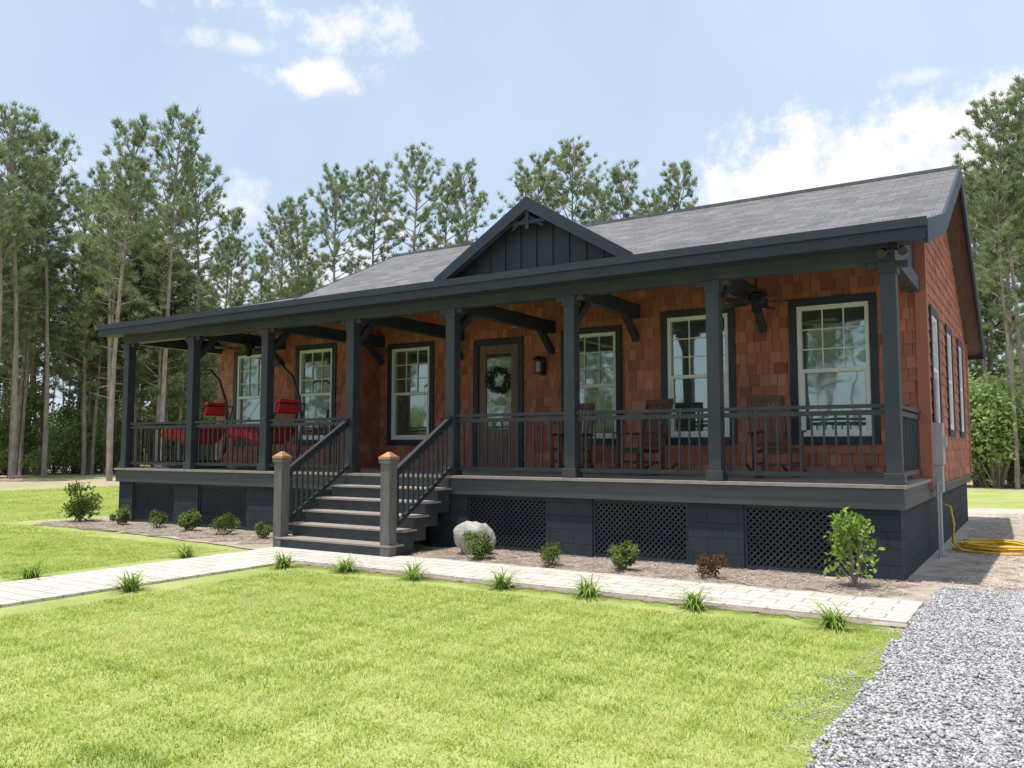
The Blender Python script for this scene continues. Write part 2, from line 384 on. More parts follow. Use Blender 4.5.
for s in (-1,1):
    a=Vector((GX+s*(GW+.05),GY-.27,4.40)); c=Vector((GX,GY-.27,GP-.0))
    b.hexa([a+Vector((0,-.02,-.12)),c+Vector((0,-.02,-.19)),c+Vector((0,.02,-.19)),a+Vector((0,.02,-.12)),a+Vector((0,-.02,.06)),c+Vector((0,-.02,.03)),c+Vector((0,.02,.03)),a+Vector((0,.02,.06))])
b.box(GX-.32,GX+.32,GY-.24,GY-.18,5.16,5.22); b.box(GX-.03,GX+.03,GY-.25,GY-.17,5.08,5.36)
b.bar((GX-.28,GY-.21,5.1),(GX,GY-.21,5.3),.04,.04); b.bar((GX+.28,GY-.21,5.1),(GX,GY-.21,5.3),.04,.04)
b.obj('gable_rake_trim',M['fascia'],house)
posts=[XR-i*BAY for i in range(8)]
b=B(); PW=.088
for x in posts:
    b.box(x-PW,x+PW,-PW,PW,FZ,3.84)
    b.box(x-PW-.025,x+PW+.025,-PW-.025,PW+.025,FZ+.002,FZ+.14)
    b.box(x-PW-.02,x+PW+.02,-PW-.02,PW+.02,3.7,3.842)
    b.box(x-PW-.14,x+PW+.14,-.07,.07,3.77,3.841)
b.obj('porch_posts',M['slate'],house,.006)
b=B(); b.box(XL-.09,XR+.09,-.1,.1,3.842,4.06)
b.box(XR-.085,XR+.085,.1,YW-.04,3.845,4.05); b.box(XL-.085,XL+.085,.1,YW-.04,3.845,4.05)
b.obj('porch_beam',M['slate'],house,.005)
b=B()
for x in posts[1:-1]:
    ye=YR if JL<x<JR else YW
    b.box(x-.08,x+.08,.1,ye-.03,3.82,4.05)
    for ya,yb in ((ye-.03,ye-.5),(.09,.5)):
        b.bar((x,ya,3.45),(x,yb,3.86),.11,.11)
for x in [XL+.4+i*.61 for i in range(25)]:
    b.bar((x,-.1,roofz(-.1)-.21),(x,YW-.04,4.2+2.85*.2667-.21),.04,.12)
b.obj('porch_ceiling_beams',M['slate'],house,.004)
b=B(); b.box(XL-.14,XR+.14,-.2,YW+.0,1.11,FZ); b.box(JL,JR,YW,YR,1.11,FZ)
b.obj('porch_deck',M['deck'],house)
b=B()
b.box(XL-.11,XR+.11,-.17,-.12,.86,1.108); b.box(XR+.06,XR+.112,-.12,YB,.86,1.028); b.box(XR+.06,XR+.11,-.12,YW,1.028,1.108)
b.box(XL-.112,XL-.06,-.12,YB,.86,1.028); b.box(XL-.11,XL-.06,-.12,YW,1.03,1.108)
b.obj('porch_rim_board',M['rim'],house,.004)
b=B(); b.box(XR+.112,XR+.18,YW,YB,1.0,1.03); b.obj('water_table_trim',M['newel'],house)
b=B(); L=B(); lw=.75/2
def lattice(x0,x1,z0,z1,y):
    w=x1-x0;h=z1-z0; sp=.083; hw=.017
    for s,yy in ((1,y),(-1,y+.008)):
        c=-h
        while c<w+h:
            if s>0: t0=max(0,-c); t1=min(h,w-c)
            else:
                t0=max(0,c+h-w); t1=min(h,c+h)
            if t1-t0>.02:
                fx=(lambda t:x0+c+t) if s>0 else (lambda t:x0+c+h-t)
                a=(fx(t0),z0+t0); e=(fx(t1),z0+t1)
                L.hexa([(a[0]-hw,yy,a[1]),(a[0]+hw,yy,a[1]),(a[0]+hw,yy+.006,a[1]),(a[0]-hw,yy+.006,a[1]),(e[0]-hw,yy,e[1]),(e[0]+hw,yy,e[1]),(e[0]+hw,yy+.006,e[1]),(e[0]-hw,yy+.006,e[1])])
            c+=sp
    L.box(x0,x1,y-.012,y-.001,z0,z0+.05); L.box(x0,x1,y-.012,y-.001,z1-.04,z1)
    L.box(x0,x0+.04,y-.011,y-.001,z0+.05,z1-.04); L.box(x1-.04,x1,y-.011,y-.001,z0+.05,z1-.04)
for i,x in enumerate(posts):
    a,c=x-lw,x+lw
    if i==0:a,c=x-.42,x+.06
    if i==7:a,c=x-.06,x+.42
    b.box(a,c,-.11,.35,-.05,.858)
for i in range(7):
    if i==3: continue
    r=posts[i]-(.42 if i==0 else lw); l=posts[i+1]+(.42 if i==6 else lw)
    lattice(l,r,.03,.857,-.07)
b.box(XR-.2,XR+.058,.35,YB-.02,-.05,.858)
b.box(XL-.058,XL+.2,.35,YB-.02,-.05,.858)
b.box(XL+.2,XR-.2,2.6,2.8,-.05,.95)
b.obj('block_foundation',M['cmu'],house)
L.obj('skirting_lattice',M['fascia'],house)
def railing(p,q,b,z0=FZ):
    p=Vector(p);q=Vector(q);d=(q-p);ln=d.length;d.normalize()
    b.bar(p+Vector((0,0,z0+.95)),q+Vector((0,0,z0+.95)),.075,.045)
    b.bar(p+Vector((0,0,z0+.87)),q+Vector((0,0,z0+.87)),.04,.06)
    b.bar(p+Vector((0,0,z0+.11)),q+Vector((0,0,z0+.11)),.04,.06)
    n=int(ln/.14)
    for i in range(1,n):
        c=p+d*(ln*i/n); b.box(c.x-.012,c.x+.012,c.y-.012,c.y+.012,z0+.13,z0+.86)
b=B()
for i in range(7):
    if i==3: continue
    railing((posts[i+1]+PW,0,0),(posts[i]-PW,0,0),b)
railing((XR,PW,0),(XR,YW-.04,0),b); railing((XL,PW,0),(XL,YW-.04,0),b)
b.obj('porch_railing',M['rail'],house)
SXL=posts[4]+.02; SXR=posts[3]+.08
rb=B(); tb=B()
for k2 in range(1,6):
    z=k2*FZ/6; yb=-.2-.29*(5-k2); yf=yb-.29
    tb.box(SXL-.06,SXR+.06,yf-.03,yf+.13,z-.03,z); tb.box(SXL-.06,SXR+.06,yf+.136,yb+.001,z-.03,z)
    rb.box(SXL,SXR,yf,yb if k2<5 else -.2,0 if k2<3 else z-.38,z-.031)
rb.box(SXL,SXR,-.199,-.172,.7,1.108)
rb.obj('stair_risers',M['slate'],house); tb.obj('stair_treads',M['tread'],house,.004)
nb=B(); cb=B(); sb=B()
for x in (posts[3]+.03,posts[4]-.0):
    y=-1.42-.17
    nb.box(x-.085,x+.085,y-.085,y+.085,0,1.42)
    nb.box(x-.105,x+.105,y-.105,y+.105,1.36,1.42)
    cb.box(x-.11,x+.11,y-.11,y+.11,1.421,1.46)
    cb.hexa([(x-.1,y-.1,1.46),(x+.1,y-.1,1.46),(x+.1,y+.1,1.46),(x-.1,y+.1,1.46),(x-.02,y-.02,1.53),(x+.02,y-.02,1.53),(x+.02,y+.02,1.53),(x-.02,y+.02,1.53)])
    p=Vector((x,y+.085,1.22)); q=Vector((x,-.09,2.08))
    sb.bar(p,q,.075,.045); sb.bar(p-Vector((0,0,.08)),q-Vector((0,0,.08)),.04,.06); sb.bar(p-Vector((0,0,.82)),q-Vector((0,0,.82)),.04,.06)
    n=12
    for i in range(1,n):
        c=p.lerp(q,i/n); sb.box(c.x-.014,c.x+.014,c.y-.014,c.y+.014,c.z-.82,c.z-.07)
nb.obj('stair_newel_posts',M['newel'],house,.006); cb.obj('newel_caps',M['copper'],house,.004); sb.obj('stair_railing',M['rail'],house)
b=B(); b.tube([(.1,-.3,3.99),(.1,-.3,3.93)],.05,10); 
for dx in (-.09,.09):
    b.tube([(.1+dx*.3,-.3,3.93),(.1+dx,-.34,3.9)],.014,6); b.tube([(.1+dx,-.32,3.93),(.1+dx*1.3,-.42,3.87)],[.035,.055],10)
b.obj('security_light',M['black'],house)
b=B(); b.box(WX+.03,WX+.16,2.62,2.92,1.35,1.95); b.box(WX+.03,WX+.14,2.66,2.88,.95,1.33)
b.tube([(WX+.08,2.75,1.95),(WX+.08,2.75,2.6)],.03,8); b.tube([(WX+.08,2.77,.95),(WX+.08,2.77,.05)],.03,8); b.tube([(WX+.16,2.77,1.68),(WX+.2,2.77,1.68)],.08,14)
b.tube([(WX+.08,2.66,1.1),(WX+.08,2.5,1.1),(WX+.08,2.5,.0)],.016,6)
b.obj('electric_meter_box',M['greybox'],house,.004)

def fan(x,y):
    b=B(); zt=roofz(y)-.17 if x>XM else roofz_low(y)-.17; z=3.72
    b.tube([(x,y,zt),(x,y,z+.12)],.016,8); b.tube([(x,y,zt),(x,y,zt-.07)],[.07,.045],12)
    b.tube([(x,y,z+.14),(x,y,z+.1),(x,y,z),(x,y,z-.04)],[.05,.12,.13,.07],16); b.tube([(x,y,z-.04),(x,y,z-.14),(x,y,z-.18)],[.07,.08,.02],12)
    for i in range(5):
        t=i*2*math.pi/5+.3; d=Vector((math.cos(t),math.sin(t),0)); s=Vector((-d.y,d.x,0))
        c=Vector((x,y,z)); up=Vector((0,0,.014))
        p=[c+d*.12-s*.03,c+d*.12+s*.03,c+d*.25+s*.065+up,c+d*.68+s*.08+up,c+d*.68-s*.08-up,c+d*.25-s*.065-up]
        b.poly(p); b.poly([q-Vector((0,0,.012)) for q in p][::-1])
        for j in range(6):
            a1,a2=p[j],p[(j+1)%6]; b.poly([a1,a1-Vector((0,0,.012)),a2-Vector((0,0,.012)),a2])
    o=b.obj('ceiling_fan',M['black'])
fan(-1.95,1.2); fan(-12.9,1.2)
def rocker(x,y,rot):
    b=B()
    for sx in (-.27,.27):
        pts=[(sx,-.42+i*.095,.035+.22*((-.42+i*.095)/.5)**2*.6) for i in range(11)]
        for p,q in zip(pts[:-1],pts[1:]): b.bar(p,q,.03,.045)
        b.bar((sx,-.25,.06),(sx,-.25,.66),.045,.045); b.bar((sx,.2,.06),(sx,.2,.45),.045,.045)
        b.bar((sx,.2,.4),(sx,.42,1.18),.04,.045); b.bar((sx,-.34,.67),(sx,.3,.65),.09,.028)
        b.bar((sx,-.25,.22),(sx,.2,.2),.03,.03)
    for i in range(8): b.bar((-.27,-.27+i*.066,.43-.008*i),(.27,-.27+i*.066,.43-.008*i),.055,.02)
    b.bar((-.27,-.25,.39),(.27,-.25,.39),.03,.06); b.bar((-.27,-.25,.2),(.27,-.25,.2),.03,.03)
    for i in range(7):
        xx=-.21+i*.07; b.bar((xx,.22,.46),(xx,.41,1.14),.045,.014)
    b.bar((-.29,.42,1.17),(.29,.42,1.17),.03,.1); b.bar((-.27,.23,.48),(.27,.23,.48),.03,.06)
    o=b.obj('rocking_chair',M['woodchair'],None,.004); o.location=(x,y,FZ+.004); o.rotation_euler=(0,0,rot)
rocker(-1.75,1.35,math.radians(35)); rocker(-3.9,1.45,math.radians(-22)); rocker(-5.4,1.9,math.radians(10))
def chaise(x,y,rot,nm='hanging_chaise_lounge'):
    fr=B(); cu=B()
    ring=[(.75*math.cos(t),.5*math.sin(t),.03) for t in [i*2*math.pi/20 for i in range(21)]]
    fr.tube(ring,.025,8,False)
    arm=[(.75,0,.03),(1.0,0,.35),(1.08,0,.85),(1.0,0,1.4),(.75,0,1.85),(.4,0,2.08),(.05,0,2.08),(-.1,0,1.98)]
    fr.tube(arm,.03,8); fr.tube([(-.1,0,1.98),(-.1,0,1.55)],.008,6)
    prof=[(-.95,.72),(-.72,.62),(-.45,.66),(-.2,.6),(.05,.54),(.28,.6),(.48,.8),(.66,1.06),(.76,1.3)]
    for sy in (-.33,.33):
        fr.tube([(a,sy,c) for a,c in prof],.018,6)
        fr.tube([(-.1,0,1.55),(-.62,sy,.62)],.006,5); fr.tube([(-.1,0,1.55),(.7,sy,1.15)],.006,5)
    for (a,c) in prof[::2]: fr.tube([(a,-.33,c),(a,.33,c)],.014,6)
    for (a,c),(e,f) in zip(prof[:-3],prof[1:-2]):
        d=Vector((e-a,0,f-c)); nrm=Vector((-d.z,0,d.x)).normalized()*.2
        p=Vector((a,0,c-.04)); q=Vector((e,0,f-.04))
        s=Vector((0,.33,0)); cu.hexa([p-s,q-s,q+s,p+s,p-s+nrm,q-s+nrm,q+s+nrm,p+s+nrm])
    p0=Vector((.58,0,1.12)); 
    cu.hexa([p0+Vector(v) for v in ((-.02,-.24,-.02),(.1,-.24,.02),(.1,.24,.02),(-.02,.24,-.02),(.02,-.24,.24),(.14,-.24,.26),(.14,.24,.26),(.02,.24,.24))])
    me=join_meshes(nm,[(fr,M['black']),(cu,M['red'])]); o=bpy.data.objects.new(nm,me); col.objects.link(o)
    md=o.modifiers.new('bev','BEVEL'); md.width=.012; md.segments=2; md.limit_method='ANGLE'
    o.location=(x,y,FZ+.004); o.rotation_euler=(0,0,rot)
chaise(-11.7,.72,math.radians(-6)); chaise(-13.9,.75,math.radians(-6))

b=B()
pts=[]
for i in range(150):
    t=i*.27; rr=.36+.09*math.sin(t*.37)+.05*R.random(); pts.append((.85+rr*math.cos(t)*1.25,3.9+rr*math.sin(t),.03+.018*(i//24)+.012*R.random()))
start=[(.2,3.15,.75),(.3,3.15,.72),(.34,3.2,.45),(.3,3.3,.18),(.4,3.5,.05)]
b.tube(start+pts,.016,6); b.obj('garden_hose',M['yellow'],None,0,True)

# ------------------------------------------------------------------ ground sheets
def sheet(name,poly,z,mat,jit=.0,step=.3,th=0):
    pts=[]
    for i in range(len(poly)):
        a=Vector(poly[i]); c=Vector(poly[(i+1)%len(poly)]); n=max(1,int((c-a).length/step)) if jit else 1
        for k in range(n):
            p=a.lerp(c,k/n); pts.append((p.x+R.uniform(-jit,jit),p.y+R.uniform(-jit,jit)))
    b=B(); b.poly([(x,y,z) for x,y in pts])
    if th:
        for i in range(len(pts)):
            j=(i+1)%len(pts); b.poly([(*pts[i],z-th),(*pts[j],z-th),(*pts[j],z),(*pts[i],z)])
    return b.obj(name,mat)
sheet('ground',[(-900,-900),(900,-900),(900,900),(-900,900)],0,M['forest'])
sheet('lawn',[(-32,-32),(28,-32),(28,24),(-2,24),(-10,24),(-24,19),(-28,10),(-31,0)],.004,M['lawn'],.5,1.5)
sheet('gravel_driveway',[(.5,-30),(9,-30),(9,-.4),(.45,-.4),(.42,-3),(.55,-6)],.010,M['gravelbase'],.06,.3)
sheet('dirt_ground',[(.0,-.42),(12,-.42),(11,6),(8,14.2),(2,14.6),(-16,11.4),(-16,9),(.0,9)],.014,M['dirt'],.08,.4)
sheet('mulch_bed',[(-6.5,-1.5),(.5,-1.5),(.5,.6),(-6.5,.6)],.018,M['bed'],.04,.3)
sheet('mulch_bed',[(-16.4,-1.2),(-13,-1.5),(-11,-1.7),(-8.7,-2.0),(-8.7,.6),(-16.6,.6)],.018,M['bed'],.06,.3)
sheet('mulch_bed',[(-7.2,-2.78),(.42,-2.78),(.42,-2.4),(-7.2,-2.4)],.0185,M['bed'],.03,.3)
path=[(-8.75,-1.66),(-8.75,-40),(-7.32,-40),(-7.32,-2.62),(.42,-2.62),(.42,-1.42),(-6.5,-1.42),(-6.5,-1.66)]
sheet('walkway',path,.036,M['path'],0,.3,.04)

def instances(name,mesh_list,places):
    e=empty(name)
    for i,(x,y,z,rot,s) in enumerate(places):
        o=bpy.data.objects.new(name+'_patch',mesh_list[i%len(mesh_list)]); o.location=(x,y,z); o.rotation_euler=(0,0,rot); o.scale=(s,s,s) if not hasattr(s,'__len__') else s
        o.parent=e; col.objects.link(o)
    return e
def npmesh(name,V,F,rnd,mat,mats=None,mi=None):
    me=bpy.data.meshes.new(name)
    nv=len(V); nf=len(F); k=F.shape[1]
    me.vertices.add(nv); me.vertices.foreach_set('co',np.asarray(V,dtype=np.float32).ravel())
    me.loops.add(nf*k); me.loops.foreach_set('vertex_index',F.astype(np.int32).ravel())
    me.polygons.add(nf); me.polygons.foreach_set('loop_start',np.arange(0,nf*k,k,dtype=np.int32)); 
    me.update(calc_edges=True)
    at=me.attributes.new('rnd','FLOAT','FACE'); at.data.foreach_set('value',np.asarray(rnd,dtype=np.float32))
    me.materials.append(mat); me.validate(); return me
rs=np.random.RandomState(3)
def grass_patch(n,size,hmin,hmax,w):
    x=rs.uniform(-size/2,size/2,n); y=rs.uniform(-size/2,size/2,n); a=rs.uniform(0,2*np.pi,n); h=rs.uniform(hmin,hmax,n)
    lean=rs.uniform(.3,1.6,n)*h; la=rs.uniform(0,2*np.pi,n)
    dx=np.cos(a)*w/2; dy=np.sin(a)*w/2; z0=np.zeros(n)
    mx=x+np.cos(la)*lean*.3; my=y+np.sin(la)*lean*.3; tx=x+np.cos(la)*lean; ty=y+np.sin(la)*lean
    V=np.stack([np.stack([x-dx,y-dy,z0],1),np.stack([x+dx,y+dy,z0],1),np.stack([mx+dx*.8,my+dy*.8,h*.6],1),np.stack([mx-dx*.8,my-dy*.8,h*.6],1),np.stack([tx,ty,h*.85],1)],1).reshape(-1,3)
    i=np.arange(n)*5
    F=np.concatenate([np.stack([i,i+1,i+2],1),np.stack([i,i+2,i+3],1),np.stack([i+3,i+2,i+4],1)])
    r=np.tile(rs.uniform(0.15,.85,n),3)
    return npmesh('grass_patch',V,F,r,M['grass'])
gp=[grass_patch(1050,.62,.012,.042,.007) for _ in range(5)]
gf=[grass_patch(1100,1.05,.02,.05,.012) for _ in range(3)]
CX,CY=1.52,-10.98
def infront(x,y,m=1.2):
    rx,ry=x-CX,y-CY; r=rx*.845+ry*.534; f=-rx*.534+ry*.845
    return f>1.5 and abs(r)<f*.64+m
pl=[]
y=-10
while y<-2.1:
    x=-14
    while x<.38:
        ok=(x>-6.98 and y<-3.0) or (x<-9.08 and y<-2.1-(x+9)*(-.06))
        if ok and infront(x,y): pl.append((x+R.uniform(-.03,.03),y+R.uniform(-.03,.03),.004,R.randint(0,3)*math.pi/2+R.uniform(-.1,.1),(1,1,R.uniform(.85,1.2))))
        x+=.5
    y+=.5
instances('lawn_grass',gp,pl)
pl=[]
y=-9
while y<10:
    x=-30
    while x<-13.5:
        ok = infront(x,y) and not (x>-13.9 and y<-2.4) and (y<-2.1 or x<-17.2)
        if ok: pl.append((x+R.uniform(-.1,.1),y+R.uniform(-.1,.1),.004,R.randint(0,3)*math.pi/2,1))
        x+=.95
    y+=.95
instances('lawn_grass',gf,pl)
pl=[]
for i in range(110): pl.append((.46+R.gauss(0,.13),R.uniform(-9,-3.1),.004,R.uniform(0,6),R.uniform(.2,.5)))
for i in range(90): pl.append((R.uniform(-7,.3),-2.85+R.gauss(0,.05),.01,R.uniform(0,6),R.uniform(.2,.4)))
instances('edge_grass',gp,pl)
import bmesh
bm=bmesh.new(); bmesh.ops.create_icosphere(bm,subdivisions=1,radius=1); ICV=np.array([v.co[:] for v in bm.verts]); ICF=np.array([[v.index for v in f.verts] for f in bm.faces]); bm.free()
def pebble_patch(n,size):
    Vs=[];Fs=[];r=[]
    for i in range(n):
        s=rs.uniform(.006,.017); sc=np.array([1,rs.uniform(.6,1),rs.uniform(.4,.8)])*s
        a=rs.uniform(0,6.28); v=ICV*(1+rs.uniform(-.22,.22,(len(ICV),1)))*sc
        c,sn=math.cos(a),math.sin(a); v=np.stack([v[:,0]*c-v[:,1]*sn,v[:,0]*sn+v[:,1]*c,v[:,2]],1)
        t=rs.uniform(-.5,.5); v=np.stack([v[:,0],v[:,1]*math.cos(t)-v[:,2]*math.sin(t),v[:,1]*math.sin(t)+v[:,2]*math.cos(t)],1)
        v+=np.array([rs.uniform(-size/2,size/2),rs.uniform(-size/2,size/2),rs.uniform(0,.012)])
        Vs.append(v);Fs.append(ICF+i*12);r+= [rs.uniform(0,1)]*20
    return npmesh('pebbles',np.concatenate(Vs),np.concatenate(Fs),r,M['pebble'])
pp=[pebble_patch(2200,.82) for _ in range(3)]
pl=[]
y=-9
while y<-.3:
    x=.85
    while x<7:
        if infront(x,y,.8): pl.append((x+R.uniform(-.05,.03),y+R.uniform(-.03,.03),.012,R.randint(0,3)*math.pi/2+R.uniform(-.06,.06),1))
        x+=.76
    y+=.76
instances('gravel',pp,pl)
pl=[(.47+R.gauss(0,.1),R.uniform(-9,-.5),.01,R.uniform(0,6),R.uniform(.4,.6)) for _ in range(40)]
sp=[pebble_patch(120,.82) for _ in range(3)]
pl+=[(R.uniform(.6,4),-.3+R.gauss(0,.3),.012,R.uniform(0,6),.7) for _ in range(40)]
instances('scattered_gravel',sp,pl)
def straw_patch(n,size):
    x=rs.uniform(-size/2,size/2,n); y=rs.uniform(-size/2,size/2,n); a=rs.uniform(0,2*np.pi,n); l=rs.uniform(.05,.11,n); z=rs.uniform(.004,.03,n)
    dx=np.cos(a)*l;dy=np.sin(a)*l; wx=-np.sin(a)*.0035; wy=np.cos(a)*.0035; dz=rs.uniform(-.012,.012,n)
    V=np.stack([np.stack([x-dx-wx,y-dy-wy,z-dz],1),np.stack([x+dx-wx,y+dy-wy,z+dz],1),np.stack([x+dx+wx,y+dy+wy,z+dz],1),np.stack([x-dx+wx,y-dy+wy,z-dz],1)],1).reshape(-1,3)
    i=np.arange(n)*4
    F=np.concatenate([np.stack([i,i+1,i+2],1),np.stack([i,i+2,i+3],1)])
    return npmesh('straw',V,F,np.tile(rs.uniform(0,1,n),2),M['straw'])
spm=[straw_patch(900,1.) for _ in range(3)]
sp2=[straw_patch(260,1.) for _ in range(3)]
pl=[]
for x in np.arange(-6.0,.3,.8):
    for y in (-1.0,-.45): pl.append((x+R.uniform(-.1,.1),y,.018,R.uniform(0,6),.85))
for x in np.arange(-16,-8.9,.8):
    for y in (-1.0,-.45): pl.append((x+R.uniform(-.1,.1),y-.1,.018,R.uniform(0,6),.85))
for x in np.arange(-7,.2,.25): pl.append((x,-2.72,.02,R.uniform(0,6),.24))
instances('pine_straw',spm,pl)
pl=[]
for x in np.arange(.8,5,.9):
    for y in np.arange(.1,12.5,.9): pl.append((x,y,.012,R.uniform(0,6),1))
instances('loose_straw',sp2,pl)

# ------------------------------------------------------------------ plants
def rand_dirs(n,up=0):
    v=rs.normal(size=(n,3)); v[:,2]+=up; return v/np.linalg.norm(v,axis=1)[:,None]
def leaves(C,D,L,W):
    n=len(C); S=np.cross(D,rand_dirs(n)); S/=np.linalg.norm(S,axis=1)[:,None]
    L=L[:,None];W=W[:,None]
    V=np.stack([C,C+D*L*.5+S*W,C+D*L,C+D*L*.5-S*W],1).reshape(-1,3); i=np.arange(n)*4
    return V,np.concatenate([np.stack([i,i+1,i+2],1),np.stack([i,i+2,i+3],1)])
def combine(name,parts):
    V=np.concatenate([p[0] for p in parts]); off=0; Fs=[];r=[];mi=[]
    for k,p in enumerate(parts):
        Fs.append(p[1]+off); off+=len(p[0]); r.append(p[2]); mi+= [k]*len(p[1])
    me=npmesh(name,V,np.concatenate(Fs),np.concatenate(r),parts[0][3])
    for p in parts[1:]: me.materials.append(p[3])
    me.polygons.foreach_set('material_index',np.array(mi,dtype=np.int32)); return me
def tris(b):
    F=[]
    for f in b.f:
        for i in range(1,len(f)-1): F.append((f[0],f[i],f[i+1]))
    return np.array(b.v),np.array(F)
def pine(seed,H,crown=.42,spread=.15,nb=44):
    # long bare trunk, irregular high crown, needles in brush-like tufts at branch ends
    global rs
    rs=np.random.RandomState(seed); b=B(); r0=.0065*H+.02
    bx,by=rs.uniform(-.04,.04,2)*H; ph=rs.uniform(0,6)
    def tp(f): return Vector((bx*f*f+.012*H*math.sin(f*5+ph)*f,by*f*f+.01*H*math.cos(f*4+ph)*f,f*H))
    fs=[i/11 for i in range(12)]
    b.tube([tp(f) for f in fs],[r0*(1-.88*f)+.01 for f in fs],7,False)
    C=[];DD=[]
    for i in range(nb):
        f=crown+(1-crown-.01)*((i+rs.uniform(0,1))/nb)**.85; c=(f-crown)/(1-crown)
        L=H*spread*(math.sqrt(max(0,1-c**2.2))*.8*(.45+.55*min(1,c*2.5)))*rs.uniform(.45,1.3)+.3
        az=i*2.399+rs.uniform(-.6,.6); el=math.radians(rs.uniform(-5,22)+c*45)
        d=Vector((math.cos(az)*math.cos(el),math.sin(az)*math.cos(el),math.sin(el))); p=tp(f)
        pts=[p+d*L*s+Vector((0,0,.22*L*s*s)) for s in (0,.5,1)]
        b.tube(pts,[.022*L**.6*(1-.8*s)+.008 for s in (0,.5,1)],3,False)
        sd=Vector((-d.y,d.x,0)).normalized()
        k=int(4+L*4.6)
        for j in range(k):
            s=rs.uniform(.45,1.08); q=p+d*L*s+Vector((0,0,.22*L*s*s))+sd*(rs.normal()*.2*L*(1.25-s*.5))+Vector((0,0,rs.normal()*.1))
            C.append(q[:]); DD.append((d*.6+Vector((0,0,.7))+sd*rs.normal()*.4)[:])
    for i in range(12):
        f=rs.uniform(.22,crown); az=rs.uniform(0,6.28); L=rs.uniform(.3,1.4); p=tp(f)
        b.tube([p,p+Vector((math.cos(az)*L,math.sin(az)*L,rs.uniform(-.2,.3)))],[.02,.006],3,False)
    C=np.array(C); DD=np.array(DD); nn=22
    CC=np.repeat(C,nn,0); D=rand_dirs(len(CC))*.75+np.repeat(DD,nn,0)*.75; D/=np.linalg.norm(D,axis=1)[:,None]
    CC=CC+rs.normal(size=CC.shape)*.045
    l=rs.uniform(.2,.38,len(CC)); S=np.cross(D,rand_dirs(len(CC))); S/=np.linalg.norm(S,axis=1)[:,None]; w=.018
    V=np.stack([CC-S*w,CC+S*w,CC+D*l[:,None]],1).reshape(-1,3); i=np.arange(len(CC))*3
    rn=np.clip(np.repeat(rs.uniform(.1,.9,len(C)),nn)+rs.uniform(-.12,.12,len(CC)),0,1)
    tv,tf=tris(b)
    return combine('pine_tree',[(V,np.stack([i,i+1,i+2],1),rn,M['needle']),(tv,tf,np.full(len(tf),.5),M['bark'])])
pines=[pine(11,18,.52,.14),pine(12,18,.6,.135),pine(13,18,.48,.15,46),pine(14,18,.56,.15),pine(15,18,.63,.13,34)]
young=[pine(21,12,.25,.2),pine(22,12,.35,.19)]
def bush(seed,h,w,leaf,n,lumps,mat,stem=M['bark']):
    global rs
    rs=np.random.RandomState(seed); cs=[];rr=[]
    for i in range(lumps):
        z=rs.uniform(.25,.85)*h; q=(1-abs(z/h-.5)*1.1)*w*.42; a=rs.uniform(0,6.28); u=rs.uniform(0,1)**.5
        cs.append((math.cos(a)*q*u,math.sin(a)*q*u,z)); rr.append(rs.uniform(.16,.3)*min(w,h))
    cs=np.array(cs);rr=np.array(rr); idx=rs.randint(0,lumps,n); D=rand_dirs(n,.2)
    P=cs[idx]+D*(rr[idx]*rs.uniform(.45,1.15,n))[:,None]; P[:,2]=np.maximum(P[:,2],.02)
    V,F=leaves(P,rand_dirs(n,.4),rs.uniform(.7,1.3,n)*leaf,rs.uniform(.7,1.3,n)*leaf*.3)
    lr=rs.uniform(.2,.8,lumps); rn=np.clip(lr[idx]+rs.uniform(-.2,.2,n),0,1)
    b=B()
    for c in cs: b.tube([(rs.uniform(-.03,.03)*w,rs.uniform(-.03,.03)*w,0),(c[0]*.6,c[1]*.6,c[2]*.6),tuple(c)],[.02*h*.5,.012*h*.5,.004*h],4,False)
    tv,tf=tris(b)
    return combine('bush',[(V,F,np.tile(rn,2),mat),(tv,tf,np.full(len(tf),.5),stem)])
bigb=[bush(31,3.4,2.8,.2,2000,22,M['leafbg']),bush(32,5,3,.2,2500,26,M['leafbg']),bush(33,2,2.6,.18,1500,16,M['leafbg'])]
def put(name,me,x,y,rot,s,z=0):
    o=bpy.data.objects.new(name,me); o.location=(x,y,z); o.rotation_euler=(0,0,rot); o.scale=(s,s,s); col.objects.link(o); return o
TR=[(-41.9,11.2,18.2),(-43.4,13.6,18.2),(-35.9,12.6,16.9),(-38.4,17.0,19.4),(-48.9,18.6,17.5),(-41.1,21.2,18.4),(-46,27.6,15.3),(-45.6,30.2,15.1),(-38.8,27.4,17.2),(-35.5,27.1,18.3),(-34.9,29.8,19.5),(-31.8,29.4,19.5),(-32.6,33.7,18.7),(-29.5,33.3,19.4),(-25,33.7,19),(-22.7,35.2,20.3),(-24.3,41.3,19.3),(-20.7,38.8,19.3),(-18,40.5,19.3),(-21.9,45.2,19.3),(.9,28.6,15.6),(-.8,39.6,13.8),(1.6,32.5,15.6),(-39.5,14.8,16),(-45,22,17),(-40.3,9.5,14),(-43,17,16),(-37.5,20,14.5),(-47,14,17.5),(1.2,36,14),(.2,31,12.5),(-46,12,18),(-50,16,18.5),(-44.5,19.5,18),(-37,24,15.5),(-.5,31.5,13.5),(.5,34.5,15.5),(.6,26.5,12),(1.3,30,16.5),(-1.2,37,14.5),(2.0,28,15)]
for i,(x,y,H) in enumerate(TR): put('pine_tree',pines[(i*3+1)%5],x,y,R.uniform(0,6.28),H/18)
fo=empty('pine_forest'); n=0; tries=0
